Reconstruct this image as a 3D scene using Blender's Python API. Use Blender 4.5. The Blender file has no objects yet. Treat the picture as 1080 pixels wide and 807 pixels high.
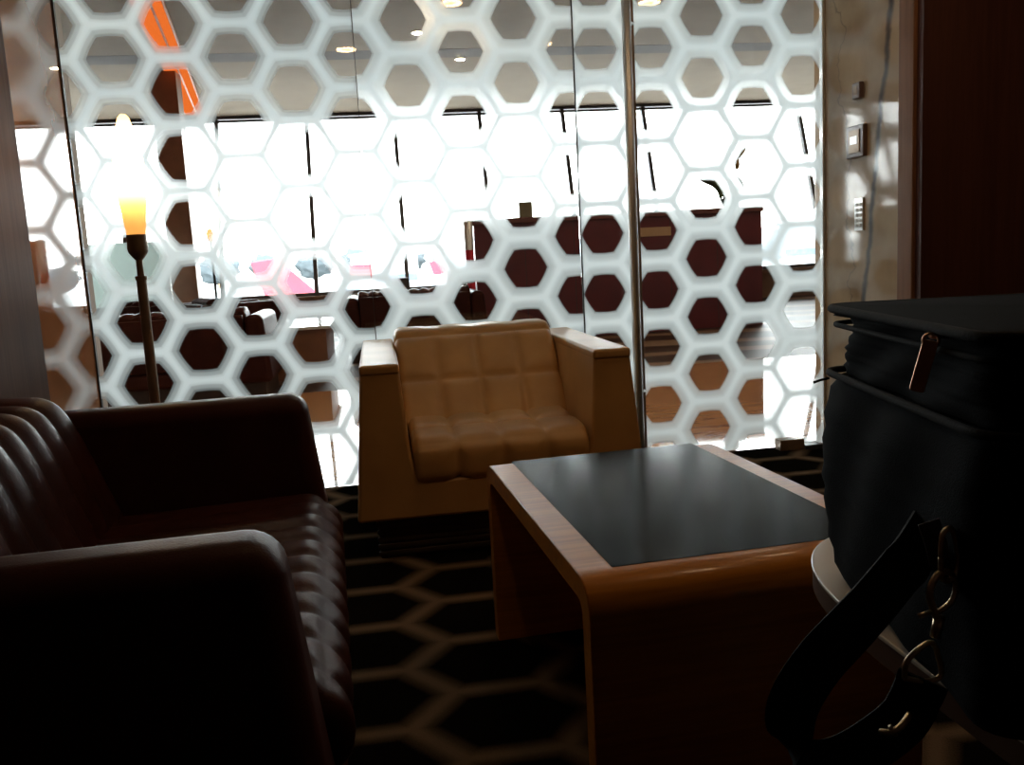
import bpy, bmesh, math, random
from mathutils import Vector, Matrix
from math import radians as R, pi, sin, cos, sqrt, exp
random.seed(7)
sc = bpy.context.scene
COL = sc.collection

# ------------------------------------------------------------------ camera
H = 1.05
def setup_camera():
    yaw, pitch, roll = R(8.367), R(-8.174), R(-3.121)
    fw = Vector((sin(yaw)*cos(pitch), cos(yaw)*cos(pitch), sin(pitch)))
    r = Vector((cos(yaw), -sin(yaw), 0)); u = r.cross(fw)
    r2 = r*cos(roll)+u*sin(roll); u2 = -r*sin(roll)+u*cos(roll)
    m = Matrix((r2, u2, -fw)).transposed().to_4x4(); m.translation = Vector((0, 0, H))
    cd = bpy.data.cameras.new('camera'); co = bpy.data.objects.new('camera', cd)
    COL.objects.link(co); co.matrix_world = m
    cd.sensor_fit = 'HORIZONTAL'; cd.sensor_width = 36; cd.lens = 927.3/1080*36
    cd.clip_start = .02; cd.clip_end = 6000
    sc.camera = co
setup_camera()
vs = sc.view_settings
vs.view_transform = 'Standard'; vs.look = 'None'; vs.exposure = 0; vs.gamma = 1; vs.use_curve_mapping = False

# ------------------------------------------------------------------ node helpers
class N:
    def __init__(s, name):
        s.m = bpy.data.materials.new(name); s.m.use_nodes = True
        s.t = s.m.node_tree; s.t.nodes.clear()
        s.out = s.t.nodes.new('ShaderNodeOutputMaterial')
    def n(s, typ, **kw):
        nd = s.t.nodes.new(typ)
        for k, v in kw.items(): setattr(nd, k, v)
        return nd
    def l(s, a, b): s.t.links.new(a, b)
    def math(s, op, a, b=None, c=None):
        nd = s.n('ShaderNodeMath', operation=op)
        for i, v in enumerate((a, b, c)):
            if v is None: continue
            if isinstance(v, (int, float)): nd.inputs[i].default_value = v
            else: s.l(v, nd.inputs[i])
        return nd.outputs[0]
    def ramp(s, fac, stops, interp='LINEAR'):
        nd = s.n('ShaderNodeValToRGB'); cr = nd.color_ramp; cr.interpolation = interp
        while len(cr.elements) < len(stops): cr.elements.new(.5)
        for e, (p, c) in zip(cr.elements, stops):
            e.position = p; e.color = (*c, 1) if len(c) == 3 else c
        s.l(fac, nd.inputs[0]); return nd.outputs[0]
    def coord(s, scale=(1, 1, 1), kind='Object', rot=(0, 0, 0)):
        tc = s.n('ShaderNodeTexCoord'); mp = s.n('ShaderNodeMapping')
        mp.inputs['Scale'].default_value = scale; mp.inputs['Rotation'].default_value = rot
        s.l(tc.outputs[kind], mp.inputs[0]); return mp.outputs[0]
    def noise(s, vec, scale=5, detail=3, rough=.5, dist=0):
        nd = s.n('ShaderNodeTexNoise'); nd.inputs['Scale'].default_value = scale
        nd.inputs['Detail'].default_value = detail; nd.inputs['Roughness'].default_value = rough
        nd.inputs['Distortion'].default_value = dist
        s.l(vec, nd.inputs['Vector']); return nd.outputs['Fac']
    def bsdf(s, col=(.5, .5, .5), rough=.5, metal=0, spec=.5, coat=0, coat_rough=.05, emis=None, estr=0):
        b = s.n('ShaderNodeBsdfPrincipled')
        if isinstance(col, tuple): b.inputs['Base Color'].default_value = (*col, 1)
        else: s.l(col, b.inputs['Base Color'])
        if isinstance(rough, (int, float)): b.inputs['Roughness'].default_value = rough
        else: s.l(rough, b.inputs['Roughness'])
        b.inputs['Metallic'].default_value = metal
        b.inputs['Specular IOR Level'].default_value = spec
        b.inputs['Coat Weight'].default_value = coat; b.inputs['Coat Roughness'].default_value = coat_rough
        if emis: b.inputs['Emission Color'].default_value = (*emis, 1); b.inputs['Emission Strength'].default_value = estr
        s.l(b.outputs[0], s.out.inputs[0]); return b
    def bump(s, b, h, strength=.3, dist=.01):
        nd = s.n('ShaderNodeBump'); nd.inputs['Strength'].default_value = strength
        nd.inputs['Distance'].default_value = dist
        s.l(h, nd.inputs['Height']); s.l(nd.outputs[0], b.inputs['Normal'])

def mottled(name, c1, c2, scale=6, rough=.5, bump=0, bscale=60, stretch=(1, 1, 1), **kw):
    q = N(name); v = q.coord(stretch); f = q.noise(v, scale, 4)
    b = q.bsdf(q.ramp(f, [(.35, c1), (.65, c2)]), rough, **kw)
    if bump: q.bump(b, q.noise(v, bscale, 3), bump, .002)
    return q.m

def leather(name, c1, c2, rough=.42, spec=.4):
    q = N(name); v = q.coord()
    f = q.noise(v, 5, 4)
    vo = q.n('ShaderNodeTexVoronoi'); vo.inputs['Scale'].default_value = 260; q.l(v, vo.inputs['Vector'])
    b = q.bsdf(q.ramp(f, [(.35, c1), (.68, c2)]), rough, spec=spec)
    h = q.math('ADD', q.math('MULTIPLY', vo.outputs['Distance'], .35), q.math('MULTIPLY', q.noise(v, 18, 3), .9))
    q.bump(b, h, .25, .003)
    return q.m

def wood(name, c1, c2, rough=.3, axis='x', coat=.3, scale=1.0, bump=.08, spec=.5):
    q = N(name)
    st = {'x': (1.2, 22, 22), 'y': (22, 1.2, 22), 'z': (22, 22, 1.0)}[axis]
    v = q.coord(tuple(a*scale for a in st))
    f = q.noise(v, 3, 5, .6, .4); f2 = q.noise(q.coord(tuple(a*scale*.25 for a in st)), 2, 2)
    mx = q.math('ADD', q.math('MULTIPLY', f, .6), q.math('MULTIPLY', f2, .4))
    b = q.bsdf(q.ramp(mx, [(.36, c1), (.62, c2)]), rough, coat=coat, spec=spec)
    q.bump(b, f, bump, .002)
    return q.m

def hexdist(q, x, z, x0, z0, p, ar):
    """0 in the middle of a flat topped cell, 1 on its border; second value is the round distance"""
    cs = p*.8660254
    X = q.math('DIVIDE', q.math('SUBTRACT', x, x0), ar); Z = q.math('SUBTRACT', z, z0)
    def cell(ox, oz):
        a = q.math('ABSOLUTE', q.math('SUBTRACT', q.math('FLOORED_MODULO', q.math('ADD', X, ox), 2*cs), cs))
        b = q.math('ABSOLUTE', q.math('SUBTRACT', q.math('FLOORED_MODULO', q.math('ADD', Z, oz), p), p/2))
        h = q.math('MAXIMUM', b, q.math('ADD', q.math('MULTIPLY', b, .5), q.math('MULTIPLY', a, .8660254)))
        r = q.math('SQRT', q.math('ADD', q.math('MULTIPLY', a, a), q.math('MULTIPLY', b, b)))
        return h, r
    h1, r1 = cell(cs, p/2); h2, r2 = cell(0, 0)
    return (q.math('DIVIDE', q.math('MINIMUM', h1, h2), p/2), q.math('DIVIDE', q.math('MINIMUM', r1, r2), p/2))

def frost(name, x0, z0=1.9915, soft=False, round_=False):
    q = N(name)
    g = q.n('ShaderNodeNewGeometry'); sx = q.n('ShaderNodeSeparateXYZ'); q.l(g.outputs['Position'], sx.inputs[0])
    h, r = hexdist(q, sx.outputs[0], sx.outputs[2], x0, z0, .2865, 1.0227)
    d = q.math('ADD', q.math('MULTIPLY', h, .72), q.math('MULTIPLY', r, .28))
    if soft: st = [(.645, 0), (.668, .28), (.73, .42), (.755, .60), (.85, .70), (.885, .90), (.97, 1)]
    else: st = [(.615, 0), (.65, .42), (.71, .78), (.86, .90), (.93, .97), (.97, 1)]
    a = q.ramp(d, [(p_, (v_,)*3) for p_, v_ in st])
    tint = q.ramp(d, [(.80, (.78, .88, .91)), (.97, (.88, .97, 1.0))])
    df = q.n('ShaderNodeBsdfDiffuse'); q.l(tint, df.inputs[0])
    tl = q.n('ShaderNodeBsdfTranslucent'); q.l(tint, tl.inputs[0])
    m1 = q.n('ShaderNodeMixShader'); m1.inputs[0].default_value = FROST_T; q.l(df.outputs[0], m1.inputs[1]); q.l(tl.outputs[0], m1.inputs[2])
    # the fine dots of the film also pass some light on nearly straight, blurred
    rf = q.n('ShaderNodeBsdfRefraction'); rf.inputs['IOR'].default_value = 1.12; rf.inputs['Roughness'].default_value = .55; rf.inputs[0].default_value = (1, 1, 1, 1)
    dr = q.math('ADD', q.math('MULTIPLY', h, .45), q.math('MULTIPLY', r, .55)) if round_ else d
    m3 = q.n('ShaderNodeMixShader'); q.l(q.ramp(dr, [(.84, (.13,)*3), (.93, (.004,)*3)] if round_ else [(.86, (.13,)*3), (.97, (.025,)*3)]), m3.inputs[0]); q.l(m1.outputs[0], m3.inputs[1]); q.l(rf.outputs[0], m3.inputs[2])
    tr = q.n('ShaderNodeBsdfTransparent')
    m2 = q.n('ShaderNodeMixShader'); q.l(a, m2.inputs[0]); q.l(tr.outputs[0], m2.inputs[1]); q.l(m3.outputs[0], m2.inputs[2])
    q.l(m2.outputs[0], q.out.inputs[0]); return q.m

def clear_glass(name, tint=(.97, .99, .985), ior=1.45):
    q = N(name); fr = q.n('ShaderNodeFresnel'); fr.inputs['IOR'].default_value = ior
    tr = q.n('ShaderNodeBsdfTransparent'); tr.inputs[0].default_value = (*tint, 1)
    gl = q.n('ShaderNodeBsdfGlossy'); gl.inputs['Roughness'].default_value = 0.004
    mx = q.n('ShaderNodeMixShader'); q.l(fr.outputs[0], mx.inputs[0]); q.l(tr.outputs[0], mx.inputs[1]); q.l(gl.outputs[0], mx.inputs[2])
    q.l(mx.outputs[0], q.out.inputs[0]); return q.m

def emit(name, col, s):
    q = N(name); e = q.n('ShaderNodeEmission'); e.inputs[0].default_value = (*col, 1); e.inputs[1].default_value = s
    q.l(e.outputs[0], q.out.inputs[0]); return q.m

# ------------------------------------------------------------------ light levels
SKY = 15.0
FROST_T = .9
LAMP = 10.0
DOWN = 54.0
FAR = 560.0

M = {}
M['tan_leather'] = leather('tan_leather', (.46, .255, .088), (.56, .32, .12), .42)
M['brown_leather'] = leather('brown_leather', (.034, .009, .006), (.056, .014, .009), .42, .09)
M['plinth'] = mottled('plinth_dark', (.03, .018, .012), (.05, .03, .02), 8, .5)
M['amber_wood'] = wood('amber_wood', (.40, .14, .012), (.60, .235, .03), .30, 'x', .12, spec=.2)
M['inlay'] = mottled('slate_inlay', (.004, .0055, .0065), (.009, .012, .0135), 5, .15, .06, 90, spec=.03)
M['dark_wall'] = wood('dark_wall_wood', (.060, .020, .014), (.085, .030, .020), .5, 'z', 0, spec=.2)
M['left_wood'] = wood('left_wall_wood', (.075, .042, .032), (.11, .065, .05), .5, 'z', 0, spec=.02)
M['copper_lacquer'] = mottled('copper_lacquer', (.36, .15, .07), (.44, .19, .09), 2, .03, coat=1, coat_rough=.01)
M['brown_trim'] = wood('brown_trim_wood', (.17, .075, .035), (.24, .11, .055), .5, 'z', 0, spec=.08)
M['ceiling_near'] = mottled('ceiling_near', (.34, .31, .28), (.38, .35, .31), 3, .8)
M['ceiling_far'] = mottled('ceiling_far', (.27, .19, .118), (.30, .215, .135), 3, .8)
M['shadow_gap'] = mottled('shadow_gap', (.13, .10, .085), (.16, .12, .10), 3, .8)
M['wall_paint'] = mottled('wall_paint', (.30, .26, .22), (.34, .29, .25), 3, .8)
M['steel'] = mottled('brushed_steel', (.80, .79, .76), (.90, .89, .87), 20, .42, stretch=(1, 1, .05), metal=1)
M['brass'] = mottled('aged_brass', (.50, .40, .26), (.62, .50, .34), 30, .28, metal=1)
M['copper_pull'] = mottled('copper_pull', (.60, .34, .20), (.70, .42, .26), 30, .32, metal=1)
M['bronze'] = mottled('dark_bronze', (.20, .13, .08), (.28, .19, .12), 12, .38, metal=.4)
M['black_metal'] = mottled('black_metal', (.03, .03, .03), (.05, .05, .05), 10, .35)
M['gasket'] = mottled('dark_gasket', (.02, .02, .02), (.035, .03, .03), 10, .5)
M['mullion'] = mottled('mullion_grey', (.055, .05, .05), (.08, .07, .07), 4, .5)
M['red_panel'] = mottled('dark_red_panel', (.075, .0055, .010), (.10, .008, .013), 3, .35)
M['tan_panel'] = mottled('tan_panel', (.36, .23, .13), (.42, .27, .16), 6, .4)
M['red_rail'] = mottled('divider_rail', (.10, .03, .025), (.13, .04, .03), 3, .4)
def mk_pale():
    q = N('pale_screen'); tl = q.n('ShaderNodeBsdfTranslucent'); tl.inputs[0].default_value = (.72, .80, .78, 1)
    df = q.n('ShaderNodeBsdfDiffuse'); df.inputs[0].default_value = (.7, .78, .76, 1)
    m_ = q.n('ShaderNodeMixShader'); m_.inputs[0].default_value = .6; q.l(df.outputs[0], m_.inputs[1]); q.l(tl.outputs[0], m_.inputs[2])
    q.l(m_.outputs[0], q.out.inputs[0]); return q.m
M['pale_screen'] = mk_pale()
M['sill'] = mottled('brown_sill', (.16, .085, .05), (.22, .12, .07), 5, .4)
M['white_gloss'] = mottled('white_gloss', (.78, .78, .76), (.84, .84, .82), 3, .12, coat=.5)
M['brown_lam'] = mottled('brown_laminate', (.20, .085, .04), (.26, .11, .055), 5, .35)
M['cream_lam'] = mottled('cream_laminate', (.58, .50, .40), (.64, .56, .45), 4, .25, coat=.3)
M['edge_brown'] = mottled('edge_brown', (.075, .035, .018), (.10, .05, .028), 8, .6, spec=.1)
M['navy_cloth'] = mottled('navy_cloth', (.0018, .0021, .0033), (.003, .0036, .0053), 18, .9, .35, 400, spec=.05)
M['black_web'] = mottled('black_webbing', (.004, .004, .0045), (.007, .007, .0075), 60, .85, .4, 300, spec=.15)
M['black_leather'] = leather('black_leather', (.018, .012, .012), (.03, .02, .018), .35)
M['plate_brown'] = mottled('plate_brown', (.14, .09, .075), (.17, .11, .09), 6, .35)
M['screen_white'] = emit('screen_white', (.95, 1, 1), 1.1)
M['key_white'] = mottled('key_white', (.7, .7, .66), (.75, .75, .7), 5, .4)
M['orange_strip'] = emit('orange_strip', (1, .19, .03), .95)
M['orange_housing'] = mottled('orange_housing', (.55, .14, .03), (.65, .18, .04), 4, .5)
M['lamp_flame'] = emit('lamp_bulb', (1, .50, .17), LAMP)
M['down_emit'] = emit('downlight_glow', (1, .66, .36), DOWN)
M['down_core'] = emit('downlight_core', (1, .60, .30), DOWN*.35)
M['leaf'] = mottled('plant_leaf', (.04, .06, .035), (.07, .10, .05), 10, .4)
M['petal'] = mottled('flower_petal', (.20, .13, .05), (.28, .18, .07), 10, .5)
M['olive_box'] = mottled('olive_card', (.17, .15, .09), (.21, .19, .12), 8, .6)
M['tail_red'] = mottled('tail_red', (.62, .012, .03), (.68, .016, .04), .3, .4)
M['plane_white'] = mottled('plane_white', (.75, .76, .78), (.8, .81, .83), .2, .35)
M['blue_glass'] = mottled('blue_glass', (.06, .10, .16), (.10, .15, .22), .3, .3)
M['grey_hall'] = mottled('hall_grey', (.30, .34, .38), (.42, .46, .50), .05, .7)
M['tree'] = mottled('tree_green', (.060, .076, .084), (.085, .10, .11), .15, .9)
M['tyre'] = mottled('tyre', (.02, .02, .02), (.03, .03, .03), 3, .8)
M['frost1'] = frost('frost_film_left', -1.0605, soft=True)
M['frost1b'] = frost('frost_film_centre', -1.0605)
M['frost2'] = frost('frost_film_mid', 1.1000, round_=True)
M['frost3'] = frost('frost_film_door', 1.3701, round_=True)
M['pane'] = clear_glass('partition_glass')
M['outer_pane'] = clear_glass('outer_glass', (.97, .985, .98), 1.3)

def mk_flame_shade():
    q = N('lamp_shade_glass'); g = q.n('ShaderNodeTexCoord'); sx = q.n('ShaderNodeSeparateXYZ'); q.l(g.outputs['Object'], sx.inputs[0])
    tl = q.n('ShaderNodeBsdfTranslucent'); tl.inputs[0].default_value = (1, .72, .42, 1)
    df = q.n('ShaderNodeBsdfDiffuse'); df.inputs[0].default_value = (.9, .70, .45, 1)
    e = q.n('ShaderNodeEmission')
    # the frosted glass of the lit lamp glows, most where the bulb sits inside it
    q.l(q.ramp(q.math('SUBTRACT', sx.outputs[2], 1.18), [(.0, (.9, .34, .07)), (.10, (1, .48, .13)), (.18, (1, .68, .30)), (.40, (1, .80, .42))]), e.inputs[0])
    st = q.ramp(q.math('SUBTRACT', sx.outputs[2], 1.18), [(.0, (.008,)*3), (.06, (.025,)*3), (.12, (.06,)*3), (.17, (.35,)*3), (.25, (1,)*3), (.35, (.6,)*3), (.42, (.12,)*3)])
    q.l(q.math('MULTIPLY', st, LAMP), e.inputs[1])
    m1 = q.n('ShaderNodeMixShader'); m1.inputs[0].default_value = .6; q.l(df.outputs[0], m1.inputs[1]); q.l(tl.outputs[0], m1.inputs[2])
    ad = q.n('ShaderNodeAddShader'); q.l(m1.outputs[0], ad.inputs[0]); q.l(e.outputs[0], ad.inputs[1])
    q.l(ad.outputs[0], q.out.inputs[0]); return q.m
M['shade'] = mk_flame_shade()

def mk_carpet():
    q = N('carpet_hex'); g = q.n('ShaderNodeNewGeometry'); sx = q.n('ShaderNodeSeparateXYZ'); q.l(g.outputs['Position'], sx.inputs[0])
    h, r = hexdist(q, sx.outputs[0], sx.outputs[1], .225, 2.48, .298, 1.27)
    v = q.coord(); nz = q.noise(v, 260, 2)
    d = q.math('ADD', h, q.math('MULTIPLY', q.math('SUBTRACT', nz, .5), .10))
    c = q.ramp(d, [(.70, (.006, .005, .004)), (.86, (.085, .058, .036)), (.96, (.155, .105, .065))])
    b = q.bsdf(c, 1.0, spec=0); q.bump(b, nz, .7, .004); return q.m
M['carpet'] = mk_carpet()

def mk_far_carpet():
    q = N('far_carpet'); v = q.coord((1, 1, 1))
    w = q.n('ShaderNodeTexWave'); w.bands_direction = 'DIAGONAL'; w.inputs['Scale'].default_value = 1.25
    w.inputs['Distortion'].default_value = 3.2; w.inputs['Detail'].default_value = 1; w.inputs['Detail Scale'].default_value = 1.4
    q.l(q.coord((.12, .52, 1)), w.inputs['Vector'])
    q.bsdf(q.ramp(w.outputs['Fac'], [(.62, (.035, .017, .012)), (.78, (.20, .13, .09))]), .5, spec=.4); return q.m
M['far_carpet'] = mk_far_carpet()

def mk_tan_floor():
    q = N('tan_stone_floor'); v = q.coord((1, 1, 1))
    f = q.noise(q.coord((.4, 3, 1)), 2.2, 5, .6, .8)
    c = q.ramp(f, [(.3, (.55, .27, .11)), (.52, (.68, .36, .17)), (.56, (.40, .18, .08)), (.60, (.68, .36, .17))])
    q.bsdf(c, .05, spec=.6, coat=.6, coat_rough=.02); return q.m
M['tan_floor'] = mk_tan_floor()

def mk_marble():
    q = N('marble'); v = q.coord()
    sx = q.n('ShaderNodeSeparateXYZ'); q.l(v, sx.inputs[0]); Y, Z = sx.outputs[1], sx.outputs[2]
    f = q.noise(v, 5, 5)
    base = q.ramp(f, [(.3, (.36, .25, .155)), (.7, (.50, .37, .24))])
    n1 = q.noise(q.coord((1, .6, 1)), 3.2, 4, .6)
    c1 = q.math('ADD', q.math('MULTIPLY', Z, -.165), q.math('ADD', q.math('MULTIPLY', n1, .12), 3.90))
    d1 = q.math('ABSOLUTE', q.math('SUBTRACT', Y, c1))
    c2 = q.math('ADD', q.math('MULTIPLY', Z, .13), q.math('ADD', q.math('MULTIPLY', n1, .5), 3.55))
    d2 = q.math('ADD', q.math('ABSOLUTE', q.math('SUBTRACT', Y, c2)), .017)
    vein = q.ramp(q.math('MINIMUM', d1, d2), [(.0, (1, 1, 1)), (.012, (.75,)*3), (.026, (0, 0, 0))])
    mx = q.n('ShaderNodeMix', data_type='RGBA'); q.l(vein, mx.inputs['Factor']); q.l(base, mx.inputs[6]); mx.inputs[7].default_value = (.085, .08, .08, 1)
    q.bsdf(mx.outputs[2], .045, spec=.24); return q.m
M['marble'] = mk_marble()
def mk_ground(name, c1, c2, sc_):
    q = N(name); q.bsdf(q.ramp(q.noise(q.coord(), sc_, 4), [(.4, c1), (.6, c2)]), .9); return q.m
M['apron'] = mk_ground('apron_concrete', (.34, .34, .33), (.40, .40, .39), .01)
M['lawn'] = mk_ground('lawn', (.16, .22, .05), (.24, .29, .08), .02)

# ------------------------------------------------------------------ mesh helpers
def obj(name, bm, mat, parent=None, smooth=False, loc=None, bevel=0, seg=2, autosm=None):
    bmesh.ops.recalc_face_normals(bm, faces=bm.faces)
    me = bpy.data.meshes.new(name); bm.to_mesh(me); bm.free()
    o = bpy.data.objects.new(name, me); COL.objects.link(o)
    if mat is not None: me.materials.append(M[mat] if isinstance(mat, str) else mat)
    if smooth or bevel:
        for p in me.polygons: p.use_smooth = True
    if bevel:
        b = o.modifiers.new('bevel', 'BEVEL'); b.width = bevel; b.segments = seg; b.limit_method = 'ANGLE'; b.angle_limit = R(35)
        w = o.modifiers.new('wn', 'WEIGHTED_NORMAL')
    if autosm is not None:
        for p in me.polygons: p.use_smooth = True
        me.update()
        bm2 = bmesh.new(); bm2.from_mesh(me)
        for e in bm2.edges:
            if len(e.link_faces) == 2 and e.calc_face_angle(0) > R(autosm): e.smooth = False
        bm2.to_mesh(me); bm2.free()
    if loc: o.location = loc
    if parent: o.parent = parent
    return o
def tag(o, label=None, cat=None, group=None, kind=None):
    if label: o['label'] = label
    if cat: o['category'] = cat
    if group: o['group'] = group
    if kind: o['kind'] = kind
    return o
def thing(name, label, cat, loc=(0, 0, 0), rz=0, group=None):
    o = bpy.data.objects.new(name, None); COL.objects.link(o); o.empty_display_size = .1
    o.location = loc; o.rotation_euler = (0, 0, rz); return tag(o, label, cat, group)
def struct(name, bm, mat, **kw): return tag(obj(name, bm, mat, **kw), kind='structure')
def box(x0, x1, y0, y1, z0, z1, bm=None):
    bm = bm or bmesh.new()
    v = [bm.verts.new((x, y, z)) for x in (x0, x1) for y in (y0, y1) for z in (z0, z1)]
    for f in ((0, 1, 3, 2), (4, 6, 7, 5), (0, 4, 5, 1), (2, 3, 7, 6), (0, 2, 6, 4), (1, 5, 7, 3)):
        bm.faces.new([v[i] for i in f])
    return bm
def prism(poly, axis, a0, a1, bm=None):
    """poly in the two other axes, extruded along axis from a0 to a1"""
    bm = bm or bmesh.new()
    def P(u, v, a): return {'x': (a, u, v), 'y': (u, a, v), 'z': (u, v, a)}[axis]
    A = [bm.verts.new(P(u, v, a0)) for u, v in poly]; B = [bm.verts.new(P(u, v, a1)) for u, v in poly]
    n = len(poly); bm.faces.new(A); bm.faces.new(list(reversed(B)))
    for i in range(n): bm.faces.new((A[i], A[(i+1) % n], B[(i+1) % n], B[i]))
    return bm
def lathe(prof, n=32, c=(0, 0, 0), bm=None, sx=1, sy=1):
    bm = bm or bmesh.new(); rings = []
    for r, z in prof:
        rings.append([bm.verts.new((c[0]+sx*max(r, 1e-4)*cos(2*pi*i/n), c[1]+sy*max(r, 1e-4)*sin(2*pi*i/n), c[2]+z)) for i in range(n)])
    for a, b in zip(rings, rings[1:]):
        for i in range(n): bm.faces.new((a[i], a[(i+1) % n], b[(i+1) % n], b[i]))
    bm.faces.new(list(reversed(rings[0]))); bm.faces.new(rings[-1]); return bm
def tube(path, r, n=10, closed=False, bm=None):
    bm = bm or bmesh.new(); path = [Vector(p) for p in path]; m = len(path); rings = []; up = None
    for i, p in enumerate(path):
        a = path[(i-1) % m] if (i or closed) else p; b = path[(i+1) % m] if (i < m-1 or closed) else p
        t = (b-a).normalized()
        if up is None: up = t.orthogonal().normalized()
        up = (up-t*up.dot(t)).normalized(); s = t.cross(up)
        rr = r(i/(m-1)) if callable(r) else r
        rings.append([bm.verts.new(p+(up*cos(2*pi*k/n)+s*sin(2*pi*k/n))*rr) for k in range(n)])
    prs = list(zip(rings, rings[1:]))+([(rings[-1], rings[0])] if closed else [])
    for a, b in prs:
        for k in range(n): bm.faces.new((a[k], a[(k+1) % n], b[(k+1) % n], b[k]))
    if not closed: bm.faces.new(list(reversed(rings[0]))); bm.faces.new(rings[-1])
    return bm
def ribbon(path, widthdir, w, t, bm=None):
    bm = bm or bmesh.new(); path = [Vector(p) for p in path]; rings = []
    for i, p in enumerate(path):
        a = path[max(i-1, 0)]; b = path[min(i+1, len(path)-1)]; T = (b-a).normalized()
        W = Vector(widthdir(i/(len(path)-1))); W = (W-T*W.dot(T)).normalized(); Nn = T.cross(W)
        rings.append([bm.verts.new(p+W*(sx*w/2)+Nn*(sz*t/2)) for sx, sz in ((-1, -1), (1, -1), (1, 1), (-1, 1))])
    for a, b in zip(rings, rings[1:]):
        for k in range(4): bm.faces.new((a[k], a[(k+1) % 4], b[(k+1) % 4], b[k]))
    bm.faces.new(list(reversed(rings[0]))); bm.faces.new(rings[-1]); return bm
def smooth_path(pts, n=8):
    P = [Vector(p) for p in pts]; out = []
    for i in range(len(P)-1):
        p0 = P[max(i-1, 0)]; p1 = P[i]; p2 = P[i+1]; p3 = P[min(i+2, len(P)-1)]
        for k in range(n):
            t = k/n
            out.append(.5*((2*p1)+(-p0+p2)*t+(2*p0-5*p1+4*p2-p3)*t*t+(-p0+3*p1-3*p2+p3)*t**3))
    out.append(P[-1]); return out
def round_poly(pts, r, n=6):
    """round the corners of a closed 2D polygon; r a number or one per corner"""
    out = []; m = len(pts)
    for i in range(m):
        p = Vector(pts[i]); a = Vector(pts[i-1])-p; b = Vector(pts[(i+1) % m])-p
        rr = r[i] if isinstance(r, (list, tuple)) else r
        if rr <= 0: out.append(tuple(p)); continue
        rr = min(rr, a.length*.49, b.length*.49)
        A = p+a.normalized()*rr; B = p+b.normalized()*rr
        for k in range(n+1):
            t = k/n; q = A*(1-t)**2+p*2*t*(1-t)+B*t*t; out.append(tuple(q))
    return out
def resample(poly, step):
    out = []; m = len(poly)
    for i in range(m):
        a = Vector(poly[i]); b = Vector(poly[(i+1) % m]); L = (b-a).length
        k = max(1, int(round(L/step)))
        for j in range(k): out.append(tuple(a+(b-a)*j/k))
    return out
def cushion(prof, x0, x1, seams_x, seams_yz, amp, sharp=.03, endr=.03, nx_step=.011, step=.011, flat=None, calm=None):
    """padded upholstery: a closed (y,z) profile swept along x, puffed between its seams.
    seams_yz are lines (ny,nz,c) in the profile plane."""
    pr = resample(prof, step); m = len(pr)
    area = sum(pr[i][0]*pr[(i+1) % m][1]-pr[(i+1) % m][0]*pr[i][1] for i in range(m)); sg = 1 if area > 0 else -1
    nor = []
    for i in range(m):
        a = Vector(pr[i-2]); b = Vector(pr[(i+2) % m]); t = (b-a).normalized(); nor.append(Vector((t.y, -t.x))*sg)
    nx = max(4, int((x1-x0)/nx_step)); bm = bmesh.new(); rings = []
    for i in range(nx+1):
        x = x0+(x1-x0)*i/nx; e = min(x-x0, x1-x)
        ins = endr*(1-sqrt(max(0, 1-(1-min(1, e/endr))**2))) if endr > 0 else 0
        ring = []
        for j in range(m):
            y, z = pr[j]
            d = min([abs(x-s) for s in seams_x]+[9])
            if calm and calm(y, z): d = max(d, .03)
            for (ny, nz, c, zone) in seams_yz:
                if zone(y, z): d = min(d, abs(ny*y+nz*z-c))
            k = amp*(1-exp(-(d/sharp)**1.15)) if (flat is None or not flat(y, z)) else 0
            off = nor[j]*(k-ins)
            ring.append(bm.verts.new((x, y+off.x, z+off.y)))
        rings.append(ring)
    for a, b in zip(rings, rings[1:]):
        for j in range(m): bm.faces.new((a[j], a[(j+1) % m], b[(j+1) % m], b[j]))
    bm.faces.new(list(reversed(rings[0]))); bm.faces.new(rings[-1]); return bm
def copy_tree(o, parent=None):
    c = o.copy(); COL.objects.link(c)
    if parent: c.parent = parent
    for ch in o.children: copy_tree(ch, c)
    return c

# ------------------------------------------------------------------ the setting
GY = 4.2
CN = 2.6; CF = 3.85
struct('floor', box(-1.6, 3.6, -2.6, GY, -.1, 0), 'carpet')
bm = box(-7, 10.5, GY, 7.55, -.1, 0); struct('floor_tiles', bm, 'tan_floor').name = 'floor'
struct('floor', box(-7, 10.5, 7.55, 16.0, -.1, 0), 'far_carpet')
struct('ceiling', box(-1.6, 3.6, -2.6, GY-.06, CN, CN+.1), 'ceiling_near')
struct('ceiling', box(-7, 10.5, GY+.07, 17.3, CF, CF+.1), 'ceiling_far')
struct('wall_left', box(-1.45, -1.27, -2.6, 3.575, 0, CN), 'left_wood')
struct('wall_left', box(-1.45, -1.28, 3.575, GY-.006, 0, CN), 'copper_lacquer')
struct('wall_back', box(-1.45, 3.6, -2.7, -2.6, 0, CN), 'dark_wall')
struct('wall_right', box(3.4, 3.6, -2.6, 3.4, 0, CN), 'dark_wall')
struct('wall_right', box(2.25, 3.6, 3.40, 3.46, 0, CN), 'dark_wall')
struct('trim_1', box(2.235, 2.46, 3.44, 3.55, 0, CN), 'brown_trim', bevel=.006)
struct('wall_right', box(2.25, 2.46, 3.55, GY+.1, 0, CN), 'marble')
struct('wall_front', box(-7, 10.5, GY-.06, GY+.07, CN, CF+.1), 'wall_paint')
struct('wall_front', box(-7, -1.28, GY, GY+.1, 0, CN), 'wall_paint')
struct('wall_front', box(2.46, 10.5, GY, GY+.1, 0, CN), 'wall_paint')
struct('wall_left', box(-7.1, -7, GY, 17.3, -.1, CF), 'wall_paint')
struct('wall_right', box(10.5, 10.6, GY, 17.3, -.1, CF), 'wall_paint')
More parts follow.
